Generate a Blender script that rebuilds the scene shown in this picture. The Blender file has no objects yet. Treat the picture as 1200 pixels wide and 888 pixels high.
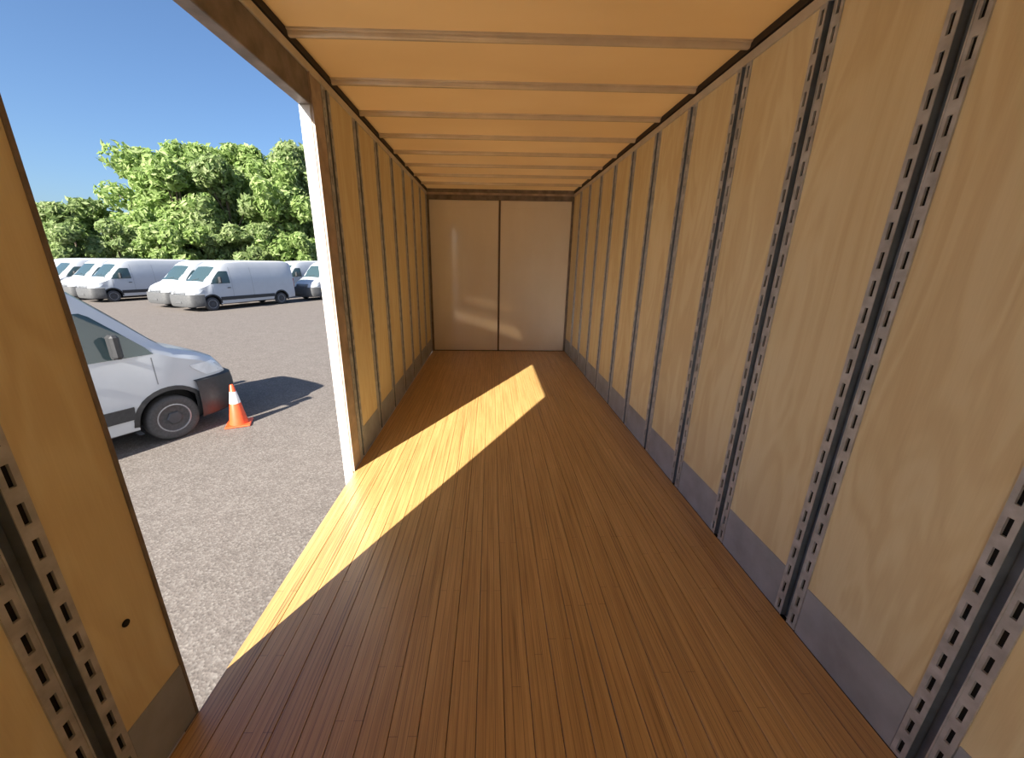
import bpy, bmesh, math, random
from mathutils import Vector, Matrix, noise

S = bpy.context.scene
COL = S.collection
R = math.radians

# ------------------------------------------------------------------ camera
def make_camera():
    f, cx, cy = 445.16, 585.54, 445.08
    pitch, yaw, roll = 0.3023, 0.0259, 0.0127

    def world(x, y, w):
        c, s = math.cos(-roll), math.sin(-roll)
        x, y = x * c - y * s, x * s + y * c
        c, s = math.cos(pitch), math.sin(pitch)
        Y, Z = w * c - y * s, -w * s - y * c
        c, s = math.cos(yaw), math.sin(yaw)
        return Vector((x * c + Y * s, -x * s + Y * c, Z))
    r, u, fw = world(1, 0, 0), world(0, -1, 0), world(0, 0, 1)
    cd = bpy.data.cameras.new('camera')
    co = bpy.data.objects.new('camera', cd)
    COL.objects.link(co)
    m = Matrix((r, u, -fw)).transposed().to_4x4()
    m.translation = (0, 0, 1.63)
    co.matrix_world = m
    cd.sensor_fit = 'HORIZONTAL'
    cd.sensor_width = 36
    cd.lens = f / 1200 * 36
    cd.shift_x = (600 - cx) / 1200
    cd.shift_y = (cy - 444) / 1200
    cd.clip_start = .02
    cd.clip_end = 600
    S.camera = co


make_camera()

# ------------------------------------------------------------------ sky, sun, exposure
SUN_ELEV = R(32.5)
SUN_AZ = (-.469, -.883)                      # where the sun stands, horizontally
W = bpy.data.worlds.new('world')
S.world = W
W.use_nodes = True
wn = W.node_tree
bg = wn.nodes['Background']
sky = wn.nodes.new('ShaderNodeTexSky')
sky.sky_type = 'NISHITA'
sky.sun_disc = False
sky.sun_elevation = SUN_ELEV
sky.sun_rotation = math.atan2(SUN_AZ[0], SUN_AZ[1]) % (2 * math.pi)
sky.altitude = 0
sky.air_density = 1.0
sky.dust_density = 1.6
sky.ozone_density = 6.5
wn.links.new(sky.outputs[0], bg.inputs[0])
bg.inputs[1].default_value = .077

sl = bpy.data.lights.new('sun', 'SUN')
sl.energy = 7.0
sl.angle = R(.53)
sl.color = (1, .93, .82)
so = bpy.data.objects.new('sun', sl)
COL.objects.link(so)
so.location = (-20, -30, 30)
sd = Vector((-SUN_AZ[0] * math.cos(SUN_ELEV), -SUN_AZ[1] * math.cos(SUN_ELEV), -math.sin(SUN_ELEV)))
so.rotation_euler = sd.to_track_quat('-Z', 'Y').to_euler()

vs = S.view_settings
S.display_settings.display_device = 'sRGB'
vs.view_transform = 'Standard'
vs.look = 'None'
vs.gamma = 1
vs.use_curve_mapping = False
vs.exposure = 1.35
S.cycles.max_bounces = 16
S.cycles.diffuse_bounces = 12
S.cycles.glossy_bounces = 6
S.cycles.sample_clamp_indirect = 6
S.cycles.use_denoising = True

# ------------------------------------------------------------------ dimensions (metres)
XL, XR = -1.098, 1.426          # inner faces of the side walls
ZC = 2.785                      # ceiling sheet
YB, YF = 7.108, -6.4            # rear doors, wall behind the camera
Y0, Y1 = 1.024, 2.722           # side doorway
D0, D1 = -4.46, -2.72           # unseen second doorway, added behind the camera to let in more light
ZH = 2.525                      # underside of its header
ZG = -1.15                      # ground outside


# ------------------------------------------------------------------ helpers
class MB:
    """collects geometry for one mesh object"""

    def __init__(self):
        self.v, self.f, self.m = [], [], []

    def add(self, verts, faces, mi=0):
        o = len(self.v)
        self.v += [tuple(p) for p in verts]
        self.f += [tuple(i + o for i in f) for f in faces]
        self.m += [mi] * len(faces)
        return self

    def quad(self, a, b, c, d, mi=0):
        return self.add([a, b, c, d], [(0, 1, 2, 3)], mi)

    def box(self, x0, x1, y0, y1, z0, z1, mi=0):
        v = [(x, y, z) for z in (z0, z1) for y in (y0, y1) for x in (x0, x1)]
        return self.add(v, [(0, 2, 3, 1), (4, 5, 7, 6), (0, 1, 5, 4), (2, 6, 7, 3), (0, 4, 6, 2), (1, 3, 7, 5)], mi)

    def loft(self, rings, caps=True, closed=True, mi=0):
        n = len(rings[0])
        v = [p for r in rings for p in r]
        f = []
        for i in range(len(rings) - 1):
            for j in range(n if closed else n - 1):
                k = (j + 1) % n
                f.append((i * n + j, i * n + k, (i + 1) * n + k, (i + 1) * n + j))
        if caps:
            f.append(tuple(range(n))[::-1])
            f.append(tuple((len(rings) - 1) * n + j for j in range(n)))
        return self.add(v, f, mi)

    def tube(self, a, b, r0, r1=None, n=12, caps=True, mi=0):
        a, b = Vector(a), Vector(b)
        r1 = r0 if r1 is None else r1
        d = (b - a).normalized()
        u = d.orthogonal().normalized()
        w = d.cross(u)
        rings = []
        for p, r in ((a, r0), (b, r1)):
            rings.append([p + (u * math.cos(2 * math.pi * k / n) + w * math.sin(2 * math.pi * k / n)) * r for k in range(n)])
        return self.loft(rings, caps, True, mi)

    def lathe(self, prof, axis='Z', c=(0, 0, 0), n=24, mi=0):
        """prof: (radius, height) pairs turned about an axis through c"""
        rings = []
        for r, h in prof:
            ring = []
            for k in range(n):
                a = 2 * math.pi * k / n
                if axis == 'Z':
                    p = (r * math.cos(a), r * math.sin(a), h)
                else:
                    p = (r * math.cos(a), h, r * math.sin(a))
                ring.append((p[0] + c[0], p[1] + c[1], p[2] + c[2]))
            rings.append(ring)
        return self.loft(rings, True, True, mi)

    def mesh(self, name, mats, smooth=None, bevel=0):
        me = bpy.data.meshes.new(name)
        me.from_pydata(self.v, [], self.f)
        for mm in (mats if isinstance(mats, (list, tuple)) else [mats]):
            me.materials.append(mm)
        for p, mi in zip(me.polygons, self.m):
            p.material_index = mi
        bm = bmesh.new()
        bm.from_mesh(me)
        if bevel:
            bmesh.ops.bevel(bm, geom=list(bm.edges), offset=bevel, segments=1, affect='EDGES', profile=.7)
        bmesh.ops.recalc_face_normals(bm, faces=bm.faces)
        bm.to_mesh(me)
        bm.free()
        if smooth is not None:
            me.polygons.foreach_set('use_smooth', [True] * len(me.polygons))
            me.set_sharp_from_angle(angle=R(smooth))
        me.update()
        return me

    def build(self, name, mats, parent=None, smooth=None, bevel=0, loc=(0, 0, 0)):
        return link(name, self.mesh(name, mats, smooth, bevel), parent, loc)


def link(name, me, parent=None, loc=(0, 0, 0)):
    o = bpy.data.objects.new(name, me)
    COL.objects.link(o)
    o.location = loc
    if parent:
        o.parent = parent
    return o


def empty(name, loc=(0, 0, 0), rz=0):
    o = bpy.data.objects.new(name, None)
    COL.objects.link(o)
    o.location = loc
    o.rotation_euler = (0, 0, rz)
    o.empty_display_size = .2
    return o


def tag(o, label, cat, group=None, kind=None):
    o['label'] = label
    o['category'] = cat
    if group:
        o['group'] = group
    if kind:
        o['kind'] = kind
    return o


def copy_tree(o, parent=None):
    c = o.copy()
    COL.objects.link(c)
    c.parent = parent
    for ch in list(KIDS.get(o.name, [])):
        k = copy_tree(ch, c)
        KIDS.setdefault(c.name, []).append(k)
    return c


KIDS = {}


def index_kids(root):
    for o in list(bpy.data.objects):
        if o.parent and o not in KIDS.get(o.parent.name, []):
            KIDS.setdefault(o.parent.name, []).append(o)


# ------------------------------------------------------------------ materials
class NT:
    def __init__(self, name):
        self.mat = bpy.data.materials.new(name)
        self.mat.use_nodes = True
        self.t = self.mat.node_tree
        self.b = self.t.nodes['Principled BSDF']

    def n(self, kind, **kw):
        nd = self.t.nodes.new('ShaderNode' + kind)
        for k, v in kw.items():
            if k in nd.inputs:
                nd.inputs[k].default_value = v
            else:
                setattr(nd, k, v)
        return nd

    def l(self, a, b):
        self.t.links.new(a, b)

    def coord(self, scale=(1, 1, 1), out='Object', rnd=0):
        tc = self.n('TexCoord')
        src = tc.outputs[out]
        if rnd:
            oi = self.n('ObjectInfo')
            m = self.n('VectorMath', operation='SCALE')
            cb = self.n('CombineXYZ')
            for i in range(3):
                self.l(oi.outputs['Random'], cb.inputs[i])
            self.l(cb.outputs[0], m.inputs[0])
            m.inputs['Scale'].default_value = rnd
            ad = self.n('VectorMath', operation='ADD')
            self.l(src, ad.inputs[0])
            self.l(m.outputs[0], ad.inputs[1])
            src = ad.outputs[0]
        mp = self.n('Mapping')
        mp.inputs['Scale'].default_value = scale
        self.l(src, mp.inputs[0])
        return mp.outputs[0]

    def noise(self, vec, scale, detail=4, rough=.55, dist=0):
        nd = self.n('TexNoise')
        nd.inputs['Scale'].default_value = scale
        nd.inputs['Detail'].default_value = detail
        nd.inputs['Roughness'].default_value = rough
        nd.inputs['Distortion'].default_value = dist
        self.l(vec, nd.inputs['Vector'])
        return nd.outputs['Fac']

    def ramp(self, fac, stops):
        r = self.n('ValToRGB')
        el = r.color_ramp.elements
        while len(el) < len(stops):
            el.new(.5)
        for e, (p, c) in zip(el, stops):
            e.position = p
            e.color = (*c, 1) if len(c) == 3 else c
        self.l(fac, r.inputs[0])
        return r.outputs[0]

    def mix(self, fac, a, b, mode='MIX'):
        m = self.n('Mix', data_type='RGBA', blend_type=mode)
        for sock, v in ((m.inputs[0], fac), (m.inputs[6], a), (m.inputs[7], b)):
            if hasattr(v, 'links') or isinstance(v, bpy.types.NodeSocket):
                self.l(v, sock)
            else:
                sock.default_value = v if not isinstance(v, tuple) else (*v, 1)[:4]
        return m.outputs[2]

    def bump(self, h, strength=.2, dist=.01):
        b = self.n('Bump')
        b.inputs['Strength'].default_value = strength
        b.inputs['Distance'].default_value = dist
        self.l(h, b.inputs['Height'])
        self.l(b.outputs[0], self.b.inputs['Normal'])

    def set(self, color=None, rough=None, metal=None, spec=None, coat=None):
        b = self.b
        if color is not None:
            if isinstance(color, bpy.types.NodeSocket):
                self.l(color, b.inputs['Base Color'])
            else:
                b.inputs['Base Color'].default_value = (*color, 1)
        for k, v in (('Roughness', rough), ('Metallic', metal), ('Specular IOR Level', spec), ('Coat Weight', coat)):
            if v is not None:
                if isinstance(v, bpy.types.NodeSocket):
                    self.l(v, b.inputs[k])
                else:
                    b.inputs[k].default_value = v
        return self


def plain(name, color, rough=.5, metal=0, var=.12, scale=6, spec=None):
    """a plain surface with slight mottling"""
    k = NT(name)
    f = k.noise(k.coord(), scale, 5)
    lo = tuple(c * (1 - var) for c in color)
    hi = tuple(min(1, c * (1 + var)) for c in color)
    k.set(k.ramp(f, [(.3, lo), (.7, hi)]), rough, metal, spec)
    return k.mat


def plywood(name, lo, mid, hi, axis='Z'):
    k = NT(name)
    # stretched figure: long along z
    v = k.coord((1, 2.2, .38), rnd=37)
    warp = k.noise(v, 1.3, 3, .5, .6)
    big = k.noise(v, 2.1, 2, .5, 1.6)
    mul = k.n('Math', operation='MULTIPLY')
    k.l(big, mul.inputs[0])
    mul.inputs[1].default_value = 24
    fr = k.n('Math', operation='SINE')
    k.l(mul.outputs[0], fr.inputs[0])
    ma = k.n('MapRange')
    k.l(fr.outputs[0], ma.inputs[0])
    ma.inputs[1].default_value = -1
    fig = ma.outputs[0]
    fine = k.noise(k.coord((4, 70, 2.2), rnd=11), 3, 4, .6)
    c1 = k.ramp(fig, [(0, lo), (.55, mid), (1, hi)])
    c2 = k.ramp(fine, [(.3, tuple(c * .86 for c in mid)), (.7, hi)])
    c = k.mix(.36, c1, c2)
    c = k.mix(.35, c, k.ramp(warp, [(.35, lo), (.65, hi)]))
    k.set(c, .52, spec=.35)
    k.bump(fine, .06, .002)
    return k.mat


M = {}
M['ply'] = plywood('plywood', (.68, .56, .33), (.77, .68, .43), (.83, .76, .53))
M['ply_left'] = M['ply']
M['steel'] = plain('galvanised_steel', (.46, .49, .54), .45, .2, .25, 14)
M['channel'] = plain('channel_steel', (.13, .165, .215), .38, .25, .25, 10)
M['slot'] = plain('slot_shade', (.006, .006, .007), .9)  # black colour stands for the shade inside the slots
M['kick'] = plain('kick_plate_steel', (.34, .385, .46), .5, .1, .2, 5)
M['rail'] = plain('aluminium_rail', (.60, .59, .57), .4, .3, .15, 6)
M['dark_rail'] = plain('dark_rubber_joint', (.03, .022, .018), .7)
M['header'] = plain('brown_painted_steel', (.20, .175, .165), .55, .1, .35, 9)
M['jamb_post'] = plain('weathered_jamb_steel', (.42, .35, .30), .5, .1, .3, 7)
M['white_paint'] = plain('white_paint', (.62, .60, .57), .45, 0, .08, 12)
M['skin'] = plain('white_outer_skin', (.75, .75, .74), .4)
M['gasket'] = plain('door_gasket', (.12, .085, .06), .6)


def floor_material():
    k = NT('laminated_oak_floor')
    tc = k.n('TexCoord')
    oi = k.n('ObjectInfo')
    sep = k.n('SeparateXYZ')
    k.l(tc.outputs['Object'], sep.inputs[0])
    off = k.n('Math', operation='MULTIPLY_ADD')
    k.l(oi.outputs['Random'], off.inputs[0])
    off.inputs[1].default_value = 7.3
    k.l(sep.outputs['Y'], off.inputs[2])
    cb = k.n('CombineXYZ')
    k.l(off.outputs[0], cb.inputs[0])
    k.l(sep.outputs['X'], cb.inputs[1])
    k.l(oi.outputs['Random'], cb.inputs[2])
    br = k.n('TexBrick')
    k.l(cb.outputs[0], br.inputs['Vector'])
    br.offset = .37
    br.inputs['Color1'].default_value = (0, 0, 0, 1)
    br.inputs['Color2'].default_value = (1, 1, 1, 1)
    br.inputs['Mortar'].default_value = (.5, .5, .5, 1)
    br.inputs['Scale'].default_value = 1
    br.inputs['Mortar Size'].default_value = .0008
    br.inputs['Mortar Smooth'].default_value = .3
    br.inputs['Brick Width'].default_value = 1.3
    br.inputs['Row Height'].default_value = .035
    mp = k.n('Mapping')
    mp.inputs['Scale'].default_value = (1.2, 55, 1)
    k.l(cb.outputs[0], mp.inputs[0])
    grain = k.noise(mp.outputs[0], 2.0, 5, .65, .3)
    mp2 = k.n('Mapping')
    mp2.inputs['Scale'].default_value = (.9, 6, 1)
    k.l(cb.outputs[0], mp2.inputs[0])
    tone = k.noise(mp2.outputs[0], 1.6, 3, .5)
    strip = k.ramp(br.outputs['Color'], [(0, (0.429, 0.251, 0.084)), (.5, (0.540, 0.333, 0.119)), (1, (0.633, 0.407, 0.154))])
    gcol = k.ramp(grain, [(.30, (0.262, 0.139, 0.042)), (.5, (0.533, 0.335, 0.120)), (.70, (0.776, 0.536, 0.235))])
    c = k.mix(.68, strip, gcol)
    c = k.mix(.3, c, k.ramp(tone, [(.3, (0.372, 0.212, 0.070)), (.7, (0.633, 0.407, 0.154))]))
    # dark open grain lines along the boards
    mp3 = k.n('Mapping')
    mp3.inputs['Scale'].default_value = (.55, 62, 1)
    k.l(cb.outputs[0], mp3.inputs[0])
    ln = k.noise(mp3.outputs[0], 1.4, 3, .6)
    dark = k.ramp(ln, [(.58, (0, 0, 0)), (.70, (0.838, 0.779, 0.630))])
    c = k.mix(dark, c, (0.093, 0.039, 0.010))
    c = k.mix(br.outputs['Fac'], c, (0.065, 0.026, 0.007))
    k.set(c, k.ramp(grain, [(.2, (.48,) * 3), (.8, (.30,) * 3)]), spec=1.0, coat=.45)
    k.b.inputs['Coat Roughness'].default_value = .3
    k.bump(grain, .18, .003)
    return k.mat


M['floor'] = floor_material()


def ceiling_material():
    """amber roof sheet; its translucency is added so daylight brightens the trailer"""
    k = NT('roof_sheet_added_glow')
    f = k.noise(k.coord((.6, 1.2, 1)), 1.6, 4, .5)
    k.set(k.ramp(f, [(.3, (.76, .54, .27)), (.7, (.82, .60, .31))]), .3, spec=.5)
    tr = k.n('BsdfTranslucent')
    k.l(k.ramp(f, [(.3, (.66, .52, .31)), (.7, (.72, .58, .36))]), tr.inputs[0])
    mx = k.n('MixShader')
    mx.inputs[0].default_value = .26  # added translucency, lets the roof glow and light the interior
    out = k.t.nodes['Material Output']
    k.l(k.b.outputs[0], mx.inputs[1])
    k.l(tr.outputs[0], mx.inputs[2])
    k.l(mx.outputs[0], out.inputs[0])
    return k.mat


M['ceiling'] = ceiling_material()
M['bow'] = plain('roof_bow_paint', (.74, .62, .46), .22, .15, .12, 5)


def door_material():
    k = NT('glossy_white_door_lining')
    f = k.noise(k.coord((1, 1, .5)), 1.8, 5, .6)
    c = k.ramp(f, [(.3, (.80, .77, .72)), (.7, (.87, .85, .81))])
    sc = k.noise(k.coord((60, 1, 1.3)), 1, 3, .6)
    c = k.mix(k.ramp(sc, [(.66, (0, 0, 0)), (.8, (.25, .25, .25))]), c, (.36, .30, .24))
    k.set(c, .12, spec=1.0, coat=.6)
    k.b.inputs['Coat Roughness'].default_value = .07
    k.b.inputs['Coat IOR'].default_value = 1.6
    return k.mat


M['door'] = door_material()


def gravel_material():
    k = NT('gravel_ground')
    v = k.coord()
    big = k.noise(v, .22, 4, .55)
    mid = k.noise(v, 3.0, 5, .65)
    vor = k.n('TexVoronoi')
    vor.inputs['Scale'].default_value = 48
    k.l(v, vor.inputs['Vector'])
    c = k.ramp(big, [(.3, (0.125, 0.108, 0.098)), (.55, (0.140, 0.119, 0.106)), (.75, (0.151, 0.138, 0.125))])
    c = k.mix(.5, c, k.ramp(mid, [(.3, (0.095, 0.083, 0.074)), (.7, (0.180, 0.159, 0.145))]))
    st = k.n('SeparateColor')
    k.l(vor.outputs['Color'], st.inputs[0])
    c = k.mix(.45, c, k.ramp(st.outputs[0], [(0, (0.079, 0.069, 0.064)), (.6, (0.143, 0.126, 0.116)), (1, (0.238, 0.223, 0.206))]))
    k.set(c, .9, spec=.2)
    k.bump(vor.outputs['Distance'], .4, .008)
    return k.mat


M['gravel'] = gravel_material()

# ------------------------------------------------------------------ the trailer's floor
rnd = random.Random(4)
fl = MB().box(XL + .004, XR + .05, YF, YB + .06, -.16, -.036).build('floor', M['dark_rail'])
tag(fl, 'laminated oak trailer floor of long boards running to the rear doors', 'floor', kind='structure')
NP = 24
pw = (XR - XL - .012) / NP
for i in range(NP):
    x0 = XL + .006 + i * pw
    y1 = YB - .015
    dz = rnd.uniform(-.0012, .0012)
    MB().box(.0012, pw - .0012, YF + .01, y1, -.036, dz).build('plank', M['floor'], fl, bevel=.0012, loc=(x0, 0, 0))

# ------------------------------------------------------------------ logistics posts (slotted steel)
PWID, PITCH, SLH, SLW = .128, .1, .058, .015


def post_mesh(z0, z1, sgn):
    """vertical slotted post; local y across, x out of the wall (sgn points into the room)"""
    mb = MB()
    xf, xb = sgn * .006, sgn * -.002
    for s in (-1, 1):
        c = s * .0425
        a, b = c - .0215, c + .0215
        s0, s1 = c - SLW / 2, c + SLW / 2
        mb.quad((xf, a, z0), (xf, s0, z0), (xf, s0, z1), (xf, a, z1))
        mb.quad((xf, s1, z0), (xf, b, z0), (xf, b, z1), (xf, s1, z1))
        z = z0
        prev = z0
        k0 = math.ceil((z0 + .03 - .05) / PITCH)
        zz = k0 * PITCH + .05
        while zz + SLH / 2 < z1 - .01:
            lo, hi = zz - SLH / 2, zz + SLH / 2
            if lo > prev:
                mb.quad((xf, s0, prev), (xf, s1, prev), (xf, s1, lo), (xf, s0, lo))
            mb.quad((xf, s0, lo), (xf, s0, hi), (xb, s0, hi), (xb, s0, lo))
            mb.quad((xf, s1, lo), (xf, s1, hi), (xb, s1, hi), (xb, s1, lo))
            mb.quad((xf, s0, lo), (xf, s1, lo), (xb, s1, lo), (xb, s0, lo))
            mb.quad((xf, s0, hi), (xf, s1, hi), (xb, s1, hi), (xb, s0, hi))
            prev = hi
            zz += PITCH
        mb.quad((xf, s0, prev), (xf, s1, prev), (xf, s1, z1), (xf, s0, z1))
        # black sheet behind the slots, painting in the cavity's shade
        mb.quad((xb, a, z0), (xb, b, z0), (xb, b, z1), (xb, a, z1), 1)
        # outer return
        e = s * .064
        mb.quad((xf, e, z0), (xf, e, z1), (sgn * -.012, e, z1), (sgn * -.012, e, z0))
    # recessed channel between the slot columns
    xc = sgn * -.016
    w, w2 = .021, .0135
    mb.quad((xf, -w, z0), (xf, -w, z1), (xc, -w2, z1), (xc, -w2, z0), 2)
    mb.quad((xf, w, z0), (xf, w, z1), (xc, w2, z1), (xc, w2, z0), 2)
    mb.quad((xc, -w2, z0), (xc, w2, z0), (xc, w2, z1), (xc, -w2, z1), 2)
    # raised lip beside the channel
    for s in (-1, 1):
        mb.box(min(xf, xf + sgn * .003), max(xf, xf + sgn * .003), s * .0215 - .002, s * .0215 + .002, z0, z1)
    return mb.mesh('logistics_post', [M['steel'], M['slot'], M['channel']])


ZK = .25
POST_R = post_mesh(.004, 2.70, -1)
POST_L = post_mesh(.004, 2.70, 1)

# ------------------------------------------------------------------ right wall
wr = MB().box(XR + .045, XR + .06, YF, YB + .06, -.16, ZC + .06).build('wall_right', M['skin'])
tag(wr, 'long plywood wall with slotted steel posts opposite the side doorway', 'wall', kind='structure')
ys = [1.378 + .5765 * i for i in range(-13, 10)]
ys = [y for y in ys if y < YB - .1]
edges = [YF] + ys + [YB]
for a, b in zip(edges[:-1], edges[1:]):
    h0 = .062 if a != YF else 0
    h1 = .062 if b != YB else 0
    MB().box(XR, XR + .012, 0, b - a - h0 - h1 - .004, ZK - .01, 2.735).build('plywood_panel', M['ply'], wr, loc=(0, a + h0 + .002, 0))
for y in ys:
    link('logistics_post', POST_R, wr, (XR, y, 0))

# ------------------------------------------------------------------ left wall, broken by the doorway
wl = empty('wall_left')
tag(wl, 'plywood wall with slotted posts interrupted by the open side doorway', 'wall', kind='structure')
SEGS = ((YF, D0 - .004, False, False), (D1 + .02, Y0 - .004, True, True), (Y1 + .02, YB + .06, True, False))
for a, b, _, _ in SEGS:
    MB().box(XL - .072, XL - .06, a, b, -.16, ZC + .06).build('outer_skin', M['skin'], wl)
for a, b in ((Y0, Y1), (D0, D1)):
    MB().box(XL - .072, XL - .0, a - .06, b + .02, ZH, ZC + .0).build('door_header', M['header'], wl, bevel=.004)
    MB().box(XL - .072, XL - .06, a - .06, b + .02, ZC, ZC + .06).build('outer_skin', M['skin'], wl)
GRID = [2.971 + .5765 * i for i in range(8)]
runs = [([y for y in GRID if y < YB - .1], None, YB),
        ([.74 - .5765 * i for i in range(6)][::-1], D1 + .18, Y0 - .012),
        ([D0 - .28 - .5765 * i for i in range(3)][::-1], YF, D0 - .012)]
for posts, lo, hi in runs:
    marks = ([lo] if lo is not None else []) + posts + [hi]
    for a, b in zip(marks[:-1], marks[1:]):
        h0 = .062 if a in posts else 0
        h1 = .062 if b in posts else 0
        if b - a - h0 - h1 > .03:
            MB().box(XL - .012, XL, 0, b - a - h0 - h1 - .004, ZK - .01, 2.735).build('plywood_panel', M['ply'], wl, loc=(0, a + h0 + .002, 0))
    for y in posts:
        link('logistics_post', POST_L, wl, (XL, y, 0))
# a round vent hole with a drip mark in the near panel
MB().lathe([(.001, 0), (.011, 0), (.011, .004), (.006, .006), (.001, .006)], 'Z', n=14).build('plug', M['slot'], wl, 30)
pl_ = [o for o in wl.children if o.name.startswith('plug')][0] if wl.children else None
if pl_:
    pl_.rotation_euler = (0, R(90), 0)
    pl_.location = (XL, .901, .574)

# ------------------------------------------------------------------ kick plates
def bays(marks, posts):
    out = []
    for a, b in zip(marks[:-1], marks[1:]):
        a, b = a + (.0655 if a in posts else 0), b - (.0655 if b in posts else 0)
        if b - a > .03:
            out.append((a, b))
    return out


br_ = empty('baseboard_right')
tag(br_, 'grey steel kick plate along the foot of the right wall', 'baseboard', kind='structure')
for a, b in bays([YF] + ys + [YB], ys):
    MB().box(XR - .0035, XR + .01, a + .001, b - .001, 0, ZK).build('kick_plate', M['kick'], br_, bevel=.001)
bl_ = empty('baseboard_left')
tag(bl_, 'grey steel kick plate along the foot of the left wall', 'baseboard', kind='structure')
lp = [y for r in runs for y in r[0]]
for a, b in [q for posts, lo, hi in runs for q in bays(([lo] if lo is not None else []) + posts + [hi], posts)]:
    MB().box(XL - .01, XL + .0035, a + .001, b - .001, 0, ZK).build('kick_plate', M['kick'], bl_, bevel=.001)

# ------------------------------------------------------------------ doorway trim, the second set for the unseen added doorway
for k, (a, b, w) in enumerate(((Y0, Y1, 'in view'), (D0, D1, 'behind the camera'))):
    t = empty('trim_%d' % (1 + 3 * k))
    tag(t, 'far jamb of the side doorway %s with its sunlit white frame' % w, 'door jamb', kind='structure')
    MB().box(XL - .073, XL - .004, b - .002, b + .03, -.16, ZH).build('frame_face', M['white_paint'], t, bevel=.003)
    MB().box(XL - .055, XL + .003, b + .004, b + .178, 0, 2.70).build('jamb_post', M['jamb_post'], t, bevel=.002)
    MB().box(XL - .003, XL + .010, b + .006, b + .016, 0, 2.70).build('jamb_lip', M['jamb_post'], t)
    t = empty('trim_%d' % (2 + 3 * k))
    tag(t, 'near jamb of the side doorway %s at the end of the plywood' % w, 'door jamb', kind='structure')
    MB().box(XL - .073, XL + .004, a - .014, a, -.16, ZH).build('frame_face', M['header'], t, bevel=.002)
    t = MB().box(XL - .073, XL - .001, a - .01, b + .01, -.17, -.12).build('trim_%d' % (3 + 3 * k), M['rail'], bevel=.002)
    tag(t, 'aluminium sill edge of the floor under the side doorway %s' % w, 'door sill', kind='structure')

# ------------------------------------------------------------------ ceiling, bows, rails
ce = empty('ceiling')
tag(ce, 'amber roof sheets with added translucency, crossed by thin roof bows', 'ceiling', kind='structure')
bows = [2.505 + .5765 * i for i in range(-15, 8)]
be = [YF] + bows + [YB]
for a, b in zip(be[:-1], be[1:]):
    MB().box(XL - .06, XR + .045, a + .0002, b - .0002, ZC + .006, ZC + .010).build('roof_sheet', M['ceiling'], ce)
prof = [(-.034, .008), (-.030, -.002), (-.019, -.004), (-.015, -.021), (-.009, -.026), (.009, -.026), (.015, -.021), (.019, -.004), (.030, -.002), (.034, .008)]
bow_me = MB().loft([[(XL + .008, y, ZC + z) for y, z in prof], [(XR - .008, y, ZC + z) for y, z in prof]]).mesh('roof_bow', M['bow'], 40)
for y in bows:
    link('roof_bow', bow_me, ce, (0, y, 0))

for nm, x, s, lab in (('trim_7', XR, -1, 'aluminium top rail between the right wall and the ceiling'), ('trim_8', XL, 1, 'aluminium top rail between the left wall and the ceiling')):
    t = empty(nm)
    tag(t, lab, 'rail', kind='structure')
    a, b = sorted((x - s * .02, x + s * .010))
    MB().box(a, b, YF, YB, 2.695, 2.745).build('rail', M['rail'], t, bevel=.003)
    a, b = sorted((x - s * .02, x + s * .016))
    MB().box(a, b, YF, YB, 2.752, ZC + .02).build('joint_strip', M['dark_rail'], t)

# ------------------------------------------------------------------ rear end: header and two doors
t = empty('trim_9')
tag(t, 'brown header beam above the two white rear doors', 'header', kind='structure')
MB().box(XL, XR, YB - .02, YB + .06, 2.625, ZC + .03).build('header_beam', M['header'], t, bevel=.005)
MB().box(XL, XR, YB - .03, YB - .012, 2.70, 2.735).build('header_lip', M['jamb_post'], t, bevel=.003)
for nm, x, s, lab in (('trim_10', XL, 1, 'dark left post of the rear door frame'), ('trim_11', XR, -1, 'dark right post of the rear door frame')):
    a, b = sorted((x, x + s * .035))
    t = MB().box(a, b, YB - .015, YB + .06, -.005, 2.64).build(nm, M['header'], bevel=.003)
    tag(t, lab, 'door post', kind='structure')
xm = .148
t = MB().box(XL, XR, YB - .022, YB + .06, -.10, .006).build('trim_12', M['dark_rail'], bevel=.002)
tag(t, 'dark rubber threshold under the rear doors', 'threshold', kind='structure')
for nm, a, b, lab in (('door_1', XL + .037, xm - .016, 'white lined rear trailer door on the doorway side'), ('door_2', xm + .016, XR - .037, 'white lined rear trailer door beside the long right wall')):
    d = empty(nm, (a, YB, 0))
    tag(d, lab, 'door', kind='structure')
    MB().box(0, b - a, 0, .04, .007, 2.624).build('door_panel', M['door'], d, bevel=.004)
    if nm == 'door_1':
        MB().box(b - a + .0005, b - a + .0315, -.012, .05, .007, 2.6245).build('centre_gasket', M['gasket'], d, bevel=.003)
    for z in (.10, 2.5):
        MB().box(.02, b - a - .02, -.003, .001, z, z + .012).build('rivet_strip', M['door'], d)
wf = MB().box(XL - .06, XR + .06, YF - .06, YF, -.16, ZC + .06).build('wall_front', M['ply'])
tag(wf, 'plywood front bulkhead behind the camera', 'wall', kind='structure')

# ------------------------------------------------------------------ ground outside
g = MB()
g.quad((-140, -80, 0), (90, -80, 0), (90, 150, 0), (-140, 150, 0))
go = g.build('ground', M['gravel'], loc=(0, 0, ZG))
tag(go, 'pale gravel yard outside the trailer', 'ground', kind='structure')

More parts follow.
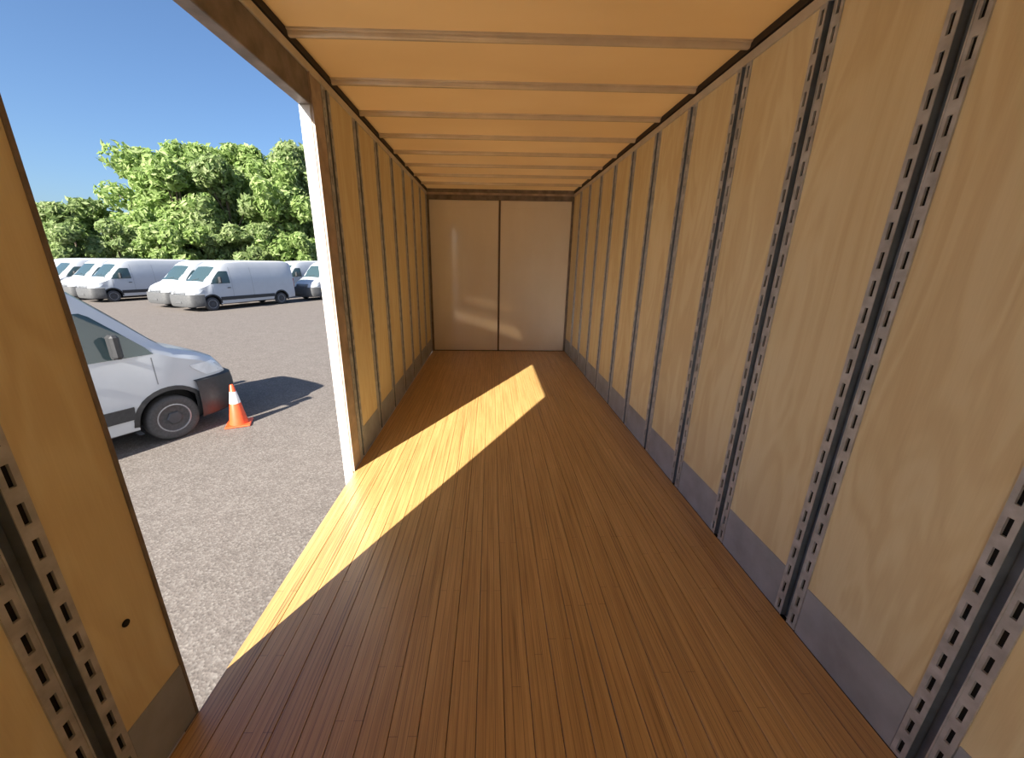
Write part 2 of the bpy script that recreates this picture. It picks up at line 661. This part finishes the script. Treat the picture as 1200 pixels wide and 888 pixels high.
# ------------------------------------------------------------------ vans
M['van_white'] = plain('van_white_paint', (.47, .495, .53), .22, 0, .04, 2)
M['black_plastic'] = plain('black_plastic', (.028, .029, .032), .55, 0, .2, 20)
M['grey_plastic'] = plain('grey_plastic', (.075, .077, .08), .6, 0, .2, 14)
M['rubber'] = plain('tyre_rubber', (.055, .055, .058), .75, 0, .25, 30)
M['wheel_steel'] = plain('wheel_steel', (.32, .33, .35), .4, .4, .2, 16)
M['hub'] = plain('wheel_hub', (.05, .052, .06), .5)
M['lamp_glass'] = plain('headlight_glass', (.62, .66, .70), .08, 0, .1, 8)
k_ = NT('van_glass')
k_.set((.035, .06, .066), .05, spec=.6)
M['glass'] = k_.mat
k_ = NT('door_seam')
k_.set((.22, .23, .25), .6)
M['seam'] = k_.mat


def sect(X):
    """half cross-section of the van body at X (0 = front bumper, -5.95 = rear)"""
    def ip(tab):
        for (x0, v0), (x1, v1) in zip(tab[:-1], tab[1:]):
            if x0 >= X >= x1:
                f = (x0 - X) / (x0 - x1)
                return v0 + (v1 - v0) * f
        return tab[-1][1]
    zt = ip([(0, .86), (-.06, 1.0), (-.2, 1.16), (-.45, 1.28), (-.78, 1.40), (-1.2, 1.84), (-1.62, 2.27), (-1.85, 2.41), (-2.2, 2.49), (-3, 2.52), (-5.6, 2.52), (-5.9, 2.46), (-5.95, 2.40)])
    w = ip([(0, .70), (-.06, .80), (-.2, .90), (-.5, .985), (-.95, 1.02), (-5.7, 1.02), (-5.95, .98)])
    wt = ip([(0, .62), (-.06, .70), (-.2, .78), (-.45, .84), (-.78, .86), (-1.2, .85), (-1.62, .83), (-2.2, .85), (-5.7, .85), (-5.95, .83)])
    zb = ip([(0, .30), (-.2, .25), (-.6, .27), (-5.5, .32), (-5.95, .36)])
    zbelt = min(1.36, zt - .14)
    r = .14 if zt > 1.5 else .05
    pts = [(0, zb), (w - .12, zb), (w - .03, zb + .04), (w, zb + .16), (w, (zb + zbelt) / 2), (w - .01, zbelt)]
    a, b = Vector((w - .01, zbelt)), Vector((wt, zt - r))
    for f in (.25, .5, .75):
        p = a.lerp(b, f)
        pts.append((p.x + .03 * math.sin(f * math.pi) * (1 if zt > 1.5 else .3), p.y))
    pts += [(wt, zt - r), (wt - .045, zt - r * .35), (wt - .13, zt - .01), (wt * .5, zt + .012), (0, zt + .018)]
    return pts


def side_y(X, z):
    p = sect(X)
    best = None
    for (y0, z0), (y1, z1) in zip(p[1:-1], p[2:]):
        if z0 <= z <= z1 and z1 > z0:
            best = y0 + (y1 - y0) * (z - z0) / (z1 - z0)
    return best if best is not None else p[4][0]


def top_z(X, y):
    p = sect(X)[::-1]
    y = abs(y)
    for (y0, z0), (y1, z1) in zip(p[:-1], p[1:]):
        if y0 <= y <= y1:
            return z0 + (z1 - z0) * (y - y0) / max(1e-6, y1 - y0)
    return p[0][1]


def side_patch(poly_rows, s, off, nx=6):
    """rows of (z, Xfront, Xrear): a skin lying on the van side"""
    mb = MB()
    rings = []
    for z, xa, xb in poly_rows:
        rings.append([(xa + (xb - xa) * i / nx, s * (side_y(xa + (xb - xa) * i / nx, z) + off), z) for i in range(nx + 1)])
    inner = [[(x, y - s * (off + .01), z) for x, y, z in r] for r in rings]
    mb.loft(rings, False, False)
    # rim giving it thickness
    loop = [rings[0][i] for i in range(nx + 1)] + [r[-1] for r in rings[1:]] + rings[-1][::-1][1:] + [r[0] for r in rings[::-1][1:-1]]
    loop2 = [inner[0][i] for i in range(nx + 1)] + [r[-1] for r in inner[1:]] + inner[-1][::-1][1:] + [r[0] for r in inner[::-1][1:-1]]
    mb.loft([loop, loop2], False, True)
    return mb


XW, WB, RW = -.96, 4.0, .345


def van_body_mesh():
    xs = [0, -.06, -.2, -.33, -.45, -.6, -.78, -.99, -1.2, -1.41, -1.62, -1.74, -1.85, -2.02, -2.2, -2.6, -3, -4, -5, -5.6, -5.8, -5.9, -5.95]
    rings = []
    for X in xs:
        h = sect(X)
        rings.append([(X, y, z) for y, z in h] + [(X, -y, z) for y, z in h[-2:0:-1]])
    me = MB().loft(rings).mesh('van_body_raw', M['van_white'], 32)
    me.materials.append(M['black_plastic'])
    o = link('body_raw', me)
    cut = MB()
    for x in (XW, XW - WB):
        for s in (-1, 1):
            cut.tube((x, s * .70, RW + .02), (x, s * 1.2, RW + .02), RW + .085, n=28)
    cme = cut.mesh('well_cut', M['black_plastic'])
    co = link('well_cut', cme)
    md = o.modifiers.new('b', 'BOOLEAN')
    md.object = co
    md.operation = 'DIFFERENCE'
    md.solver = 'EXACT'
    try:
        md.material_mode = 'TRANSFER'
    except Exception:
        pass
    dg = bpy.context.evaluated_depsgraph_get()
    out = bpy.data.meshes.new_from_object(o.evaluated_get(dg))
    out.name = 'van_body'
    out.set_sharp_from_angle(angle=R(32))
    bpy.data.objects.remove(o)
    bpy.data.objects.remove(co)
    return out


def make_van():
    v = empty('van')
    link('body', van_body_mesh(), v)
    # windshield
    mb = MB()
    rows = []
    for i in range(7):
        X = -.84 - i * (.72 / 6)
        w = .80 - .02 * i
        rows.append([(X, y, top_z(X, y) + .008) for y in [w * k / 5 for k in range(-5, 6)]])
    mb.loft(rows, False, False)
    mb.build('windshield', M['glass'], v, smooth=40)
    wb = MB()
    for s, a in ((-.25, .5), (.35, .5)):
        p = [(-.86 - .02, s, top_z(-.88, s) + .02), (-.86 - .08, s + a * .9, top_z(-.94, s + a * .9) + .022)]
        wb.tube(p[0], p[1], .012, n=6)
    wb.build('wipers', M['black_plastic'], v)
    for s in (-1, 1):
        side_patch([(1.37, -1.03, -2.02), (1.47, -1.09, -2.02), (1.7, -1.30, -2.01), (1.95, -1.54, -2.0), (2.0, -1.62, -1.98)], s, .006).build('side_window', M['glass'], v, smooth=40)
        # door seams
        for x in (-1.06, -2.1, -3.25):
            z1 = 1.32 if x == -1.06 else 2.2
            r = []
            z0 = .92 if x == -1.06 else .45
            zs = [z0 + (z1 - z0) * i / 8 for i in range(9)]
            a = [(x, s * (side_y(x, z) + .004), z) for z in zs]
            b = [(x - .014, s * (side_y(x, z) + .004), z) for z in zs]
            sm = MB()
            sm.loft([a, b], False, False)
            sm.build('door_seam', M['seam'], v)
        # lower side cladding
        side_patch([(.50, XW - .46, XW - WB + .46), (.56, XW - .45, XW - WB + .45), (.66, XW - .44, XW - WB + .44), (.68, XW - .44, XW - WB + .44)], s, .022, 8).build('side_moulding', M['black_plastic'], v, smooth=40)
        hd = MB()
        hd.box(-1.83, -1.99, s * 1.035 - .012, s * 1.035 + .012, 1.12, 1.16)
        hd.build('door_handle', M['black_plastic'], v, bevel=.004)
        # mirror
        m = MB()
        y0, y1 = s * 1.04, s * 1.22
        m.box(-1.50, -1.40, min(y0, y1), max(y0, y1), 1.40, 1.72)
        mo = m.build('side_mirror', M['black_plastic'], v, bevel=.03)
        MB().box(-1.48, -1.42, min(s * .93, s * 1.08), max(s * .93, s * 1.08), 1.38, 1.44).build('mirror_arm', M['black_plastic'], mo, bevel=.01)
        # headlight, set into the front corner
        side_patch([(.90, -.10, -.40), (.97, -.12, -.50), (1.06, -.20, -.60), (1.10, -.26, -.62)], s, .008, 6).build('headlight', M['lamp_glass'], v, smooth=40)
        # wheel arch trims and wheels
        for x in (XW, XW - WB):
            ar = MB()
            n = 20
            ring = []
            for k in range(n + 1):
                a = -.35 + (math.pi + .7) * k / n
                ca, sa = math.cos(a), math.sin(a)
                cx, cz = x, RW + .02
                r0, r1 = RW + .085, RW + .145
                pts = []
                for r in (r0, r1):
                    X, z = cx + r * ca, cz + r * sa
                    z = max(z, .25)
                    yy = side_y(min(0, X), z)
                    pts.append((X, yy, z))
                ring.append([(pts[0][0], s * (pts[0][1] - .05), pts[0][2]), (pts[0][0], s * (pts[0][1] + .014), pts[0][2]), (pts[1][0], s * (pts[1][1] + .010), pts[1][2]), (pts[1][0], s * (pts[1][1] - .03), pts[1][2])])
            ar.loft(ring)
            ar.build('wheel_arch', M['black_plastic'], v, smooth=40)
            yc = s * .885
            prof = [(.21, -.095), (.30, -.11), (.335, -.09), (RW, -.06), (RW, .06), (.335, .09), (.30, .11), (.225, .10), (.21, .09)]
            wh = MB().lathe([(r, h * s) for r, h in prof], 'Y', (0, 0, 0), 30).build('wheel', M['rubber'], v, smooth=50, loc=(x, yc, RW))
            rp = [(.222, .02), (.222, .095), (.205, .10), (.19, .075), (.15, .06), (.13, .085), (.06, .09)]
            MB().lathe([(r, h * s) for r, h in rp], 'Y', (0, 0, 0), 30).build('rim', M['wheel_steel'], wh, smooth=40)
            MB().lathe([(.105, .05 * s), (.105, .10 * s), (.09, .112 * s), (.03, .115 * s)], 'Y', (0, 0, 0), 6).build('hub_cap', M['hub'], wh)
    # bumper and grille
    PLAN = [(-.62, .995), (-.5, .985), (-.36, .955), (-.2, .905), (-.1, .85), (-.03, .765), (0, .66), (.02, .45), (.03, .2)]
    PLAN = PLAN + [(x, -y) for x, y in PLAN[::-1]]
    rings = []
    for z, o in ((.24, .01), (.30, .05), (.50, .065), (.72, .06), (.84, .045), (.86, .0)):
        rings.append([(x + o * (1 if abs(y) < .9 else .3), y * (1 + o), z) for x, y in PLAN])
    bk = [[(x - .03, y * .93, z) for x, y, z in r] for r in rings]
    b = MB()
    b.loft(rings, False, False)
    b.loft(bk, False, False)
    b.loft([rings[0], bk[0]], False, False)
    b.loft([rings[-1], bk[-1]], False, False)
    b.build('front_bumper', M['bumper_now'], v, smooth=40)
    gb = MB()
    for i in range(4):
        z = .88 + i * .05
        gb.box(-.12 - i * .03, .03 - i * .034, -.52, .52, z, z + .03)
    gb.build('grille', M['black_plastic'], v, bevel=.004)
    gb = MB().box(.02, .112, -.26, .26, .42, .53)
    gb.build('plate_holder', M['grey_plastic'], v, bevel=.006)
    # tail lights
    for s in (-1, 1):
        MB().box(-5.99, -5.93, min(s * .86, s * .97), max(s * .86, s * .97), .95, 1.5).build('tail_light', M['tail'], v, bevel=.008)
    return v


M['tail'] = plain('tail_light_red', (.35, .02, .02), .25)
M['bumper_now'] = M['black_plastic']
near_van = make_van()
near_van.location = (-5.40, 7.03, ZG)
near_van.scale = (1.03,) * 3
near_van.rotation_euler = (0, 0, math.atan2(.877, .48))
tag(near_van, 'white panel van close to the doorway with black bumper and arches beside the cone', 'van')

M['bumper_now'] = M['grey_plastic']
proto = make_van()
index_kids(proto)
H_ = Vector((-.42, -.907)).normalized()
LAT = Vector((H_.y, -H_.x))                # away to the left along the row
F1 = Vector((-16.55, 20.98))
far_list = [
    (0, 0, 'white panel van with its long side in view, nearest of the far row'),
    (2.85, -.3, 'white van parked behind the long sided van, left of it at the gap'),
    (9.7, .2, 'white van at the gap end of the farther group of far vans'),
    (12.5, .1, 'white van second from the gap in the farther group'),
    (15.3, .3, 'white van third from the gap in the farther group'),
    (18.1, .1, 'white van fourth from the gap in the farther group'),
    (-.25, -7.4, 'white van standing behind the tail of the long sided van, by the door jamb'),
    (4.6, -8.6, 'white van in the back row showing between the two far groups'),
]
for i, (lat, fwd, lab) in enumerate(far_list):
    v = proto if i == 0 else copy_tree(proto)
    p = F1 + LAT * lat + H_ * fwd
    v.location = (p.x, p.y, ZG)
    v.rotation_euler = (0, 0, math.atan2(H_.y, H_.x))
    v.scale = (1.04,) * 3
    tag(v, lab, 'van', 'white vans parked in the far row')

# ------------------------------------------------------------------ traffic cone
M['cone'] = plain('cone_orange', (.72, .085, .022), .45, 0, .1, 14)
M['collar'] = plain('reflective_collar', (.78, .74, .74), .3, 0, .06, 20)
c = empty('traffic_cone', (-4.40, 6.24, ZG), R(24))
tag(c, 'orange traffic cone with a white collar standing by the near van', 'cone')
MB().box(-.19, .19, -.19, .19, 0, .03).build('base', M['cone'], c, bevel=.012)
MB().lathe([(.145, .028), (.14, .05), (.028, .72), (.018, .73), (.018, .70)], 'Z', n=28).build('cone_body', M['cone'], c, smooth=40)
MB().lathe([(.080, .395), (.0835, .40), (.0505, .60), (.047, .605)], 'Z', n=28).build('reflective_collar', M['collar'], c, smooth=40)


# ------------------------------------------------------------------ trees
def foliage_material(name, dark, mid, light):
    k = NT(name)
    gi = k.n('NewGeometry')
    c = k.ramp(gi.outputs['Random Per Island'], [(0, dark), (.5, mid), (1, light)])
    k.set(c, .55, spec=.25)
    tr = k.n('BsdfTranslucent')
    k.l(c, tr.inputs[0])
    mx = k.n('MixShader')
    mx.inputs[0].default_value = .55
    out = k.t.nodes['Material Output']
    k.l(k.b.outputs[0], mx.inputs[1])
    k.l(tr.outputs[0], mx.inputs[2])
    k.l(mx.outputs[0], out.inputs[0])
    return k.mat


M['leaf'] = foliage_material('bright_green_leaves', (.16, .25, .07), (.31, .43, .14), (.48, .57, .27))
M['leaf2'] = foliage_material('olive_green_leaves', (.14, .21, .07), (.27, .36, .14), (.42, .49, .25))
M['bark'] = plain('bark', (.10, .075, .055), .9, 0, .3, 8)


def crown_mesh(seed, nblob, nleaf, mat, size=.55, lo=.02, hi=1.0):
    """unit crown: radius about 1 in xy, height 0..1; leaves as small folded blades on many clumps"""
    rr = random.Random(seed)
    vs_, fs_ = [], []
    blobs = []
    for i in range(nblob):
        z = rr.uniform(lo, hi)
        prof = math.sin(min(1, max(.0, (z * .86 + .14))) * math.pi) ** .55
        a = rr.uniform(0, 2 * math.pi)
        d = math.sqrt(rr.random()) * prof * .82
        br = rr.uniform(.14, .26)
        z = max(.04, min(z, 1 - br * .42))
        blobs.append((Vector((d * math.cos(a), d * math.sin(a), z)), br))
    return blobs, rr


def tree(name, x, y, h, rad, mats, seed, label, cat, nblob=42, nleaf=9000, leaf=.34, group=None, trunk=True, lo=.05):
    t = empty(name, (x, y, ZG))
    tag(t, label, cat, group)
    blobs, rr = crown_mesh(seed, nblob, nleaf, None, lo=lo)
    v, f = [], []
    per = nleaf // nblob
    for c, br in blobs:
        C0 = Vector((c.x * rad, c.y * rad, c.z * h))
        bx, bz = br * rad * 1.15, br * max(rad, h * .5) * .85
        for _ in range(per):
            d = Vector((rr.gauss(0, 1), rr.gauss(0, 1), rr.gauss(0, 1))).normalized()
            q = rr.uniform(.72, 1.08)
            p = C0 + Vector((d.x * bx * q, d.y * bx * q, d.z * bz * q))
            if p.z < .1:
                p.z = rr.uniform(.1, .6)
            nrm = (d + Vector((rr.gauss(0, .55), rr.gauss(0, .55), rr.gauss(0, .55)))).normalized()
            u = nrm.orthogonal().normalized()
            u = Matrix.Rotation(rr.uniform(0, 6.28), 3, nrm) @ u
            w = nrm.cross(u)
            s = leaf * rr.uniform(.6, 1.3)
            o = len(v)
            v += [p - u * s, p - w * s * .45 + nrm * s * .12, p + u * s, p + w * s * .45 + nrm * s * .12]
            f += [(o, o + 1, o + 2), (o, o + 2, o + 3)]
    me = bpy.data.meshes.new('foliage')
    me.from_pydata(v, [], f)
    me.materials.append(mats)
    fo = link('foliage', me, t)
    tb = MB()
    pts = [(0, 0, 0), (.05 * rad, .02, h * .25), (-.03 * rad, .05, h * .5), (.03 * rad, 0, h * .78)]
    rs = [.03 * h, .022 * h, .016 * h, .006 * h]
    for i in range(3):
        tb.tube(pts[i], pts[i + 1], rs[i], rs[i + 1], 8)
    for c, br in blobs[::5]:
        zc = min(h * .5, c.z * h * .6)
        tb.tube((0, 0, zc), (c.x * rad * .9, c.y * rad * .9, c.z * h), .008 * h, .003 * h, 6)
    tb.build('trunk', M['bark'], t, smooth=60)
    return t


TREES = [
    ('leafy_tree', -37.42, 46.90, 13.81, 5.6, M['leaf'], 3, 'tall bright green tree at the open sky edge of the big clump', 'tree', dict(nblob=72, nleaf=14000, leaf=0.36)),
    ('leafy_tree', -34.15, 50.54, 15.12, 5.6, M['leaf'], 4, 'tall bright green tree in the middle of the clump, between its neighbours', 'tree', dict(nblob=72, nleaf=14000, leaf=0.36)),
    ('leafy_tree', -29.60, 52.19, 15.45, 5.4, M['leaf'], 5, 'tall green tree of the clump beside the tree at the door jamb', 'tree', dict(nblob=72, nleaf=14000, leaf=0.36)),
    ('leafy_tree', -24.07, 52.77, 16.06, 5.2, M['leaf2'], 6, 'tall olive green tree partly cut off by the white door jamb', 'tree', dict(nblob=72, nleaf=14000, leaf=0.36)),
    ('leafy_tree', -33.06, 44.58, 12.39, 4.6, M['leaf'], 7, 'shorter round tree standing in front of the gap between the first two tall trees', 'tree', dict(nblob=56, nleaf=10000, leaf=0.38)),
    ('leafy_tree', -29.44, 47.05, 13.01, 4.6, M['leaf2'], 8, 'shorter olive tree standing in front of the middle of the clump', 'tree', dict(nblob=56, nleaf=10000, leaf=0.38)),
    ('leafy_tree', -24.94, 48.46, 13.58, 4.6, M['leaf'], 9, 'shorter bright tree standing in front of the tall olive tree', 'tree', dict(nblob=56, nleaf=10000, leaf=0.38)),
    ('leafy_tree', -24.65, 59.06, 17.68, 4.6, M['leaf'], 10, 'tall bright tree at the white door jamb, behind the olive tree', 'tree', dict(nblob=50, nleaf=9000, leaf=0.38)),
    ('low_tree', -44.52, 43.15, 7.71, 4.6, M['leaf2'], 11, 'low dark green tree next to the dark near panel', 'tree', dict(nblob=40, nleaf=9000)),
    ('low_tree', -43.27, 45.79, 8.41, 4.8, M['leaf2'], 12, 'low green tree below the gap of sky beside the big clump', 'tree', dict(nblob=40, nleaf=9000)),
    ('leafy_bush', -39.02, 38.76, 5.49, 3.0, M['leaf2'], 13, 'dark leafy bush over the roofs of the farther van group', 'bush', dict(nblob=26, nleaf=4500, leaf=0.3)),
    ('leafy_bush', -36.96, 40.73, 6.14, 3.2, M['leaf2'], 14, 'green bush at the foot of the first tall tree', 'bush', dict(nblob=26, nleaf=4500, leaf=0.3)),
    ('leafy_bush', -33.87, 42.05, 5.99, 3.2, M['leaf'], 15, 'yellow green bush above the gap between the van groups', 'bush', dict(nblob=26, nleaf=4500, leaf=0.3)),
    ('leafy_bush', -30.88, 44.30, 6.57, 3.4, M['leaf2'], 16, 'olive bush over the cab of the long sided van', 'bush', dict(nblob=26, nleaf=4500, leaf=0.3)),
    ('leafy_bush', -26.28, 46.03, 6.45, 3.3, M['leaf2'], 17, 'olive bush over the middle of the long sided van', 'bush', dict(nblob=26, nleaf=4500, leaf=0.3)),
    ('leafy_bush', -22.15, 48.15, 7.06, 3.2, M['leaf'], 18, 'green bush behind the van by the door jamb', 'bush', dict(nblob=26, nleaf=4500, leaf=0.3)),
]
for args in TREES:
    tree(*args[:8], cat=args[8], **args[9])
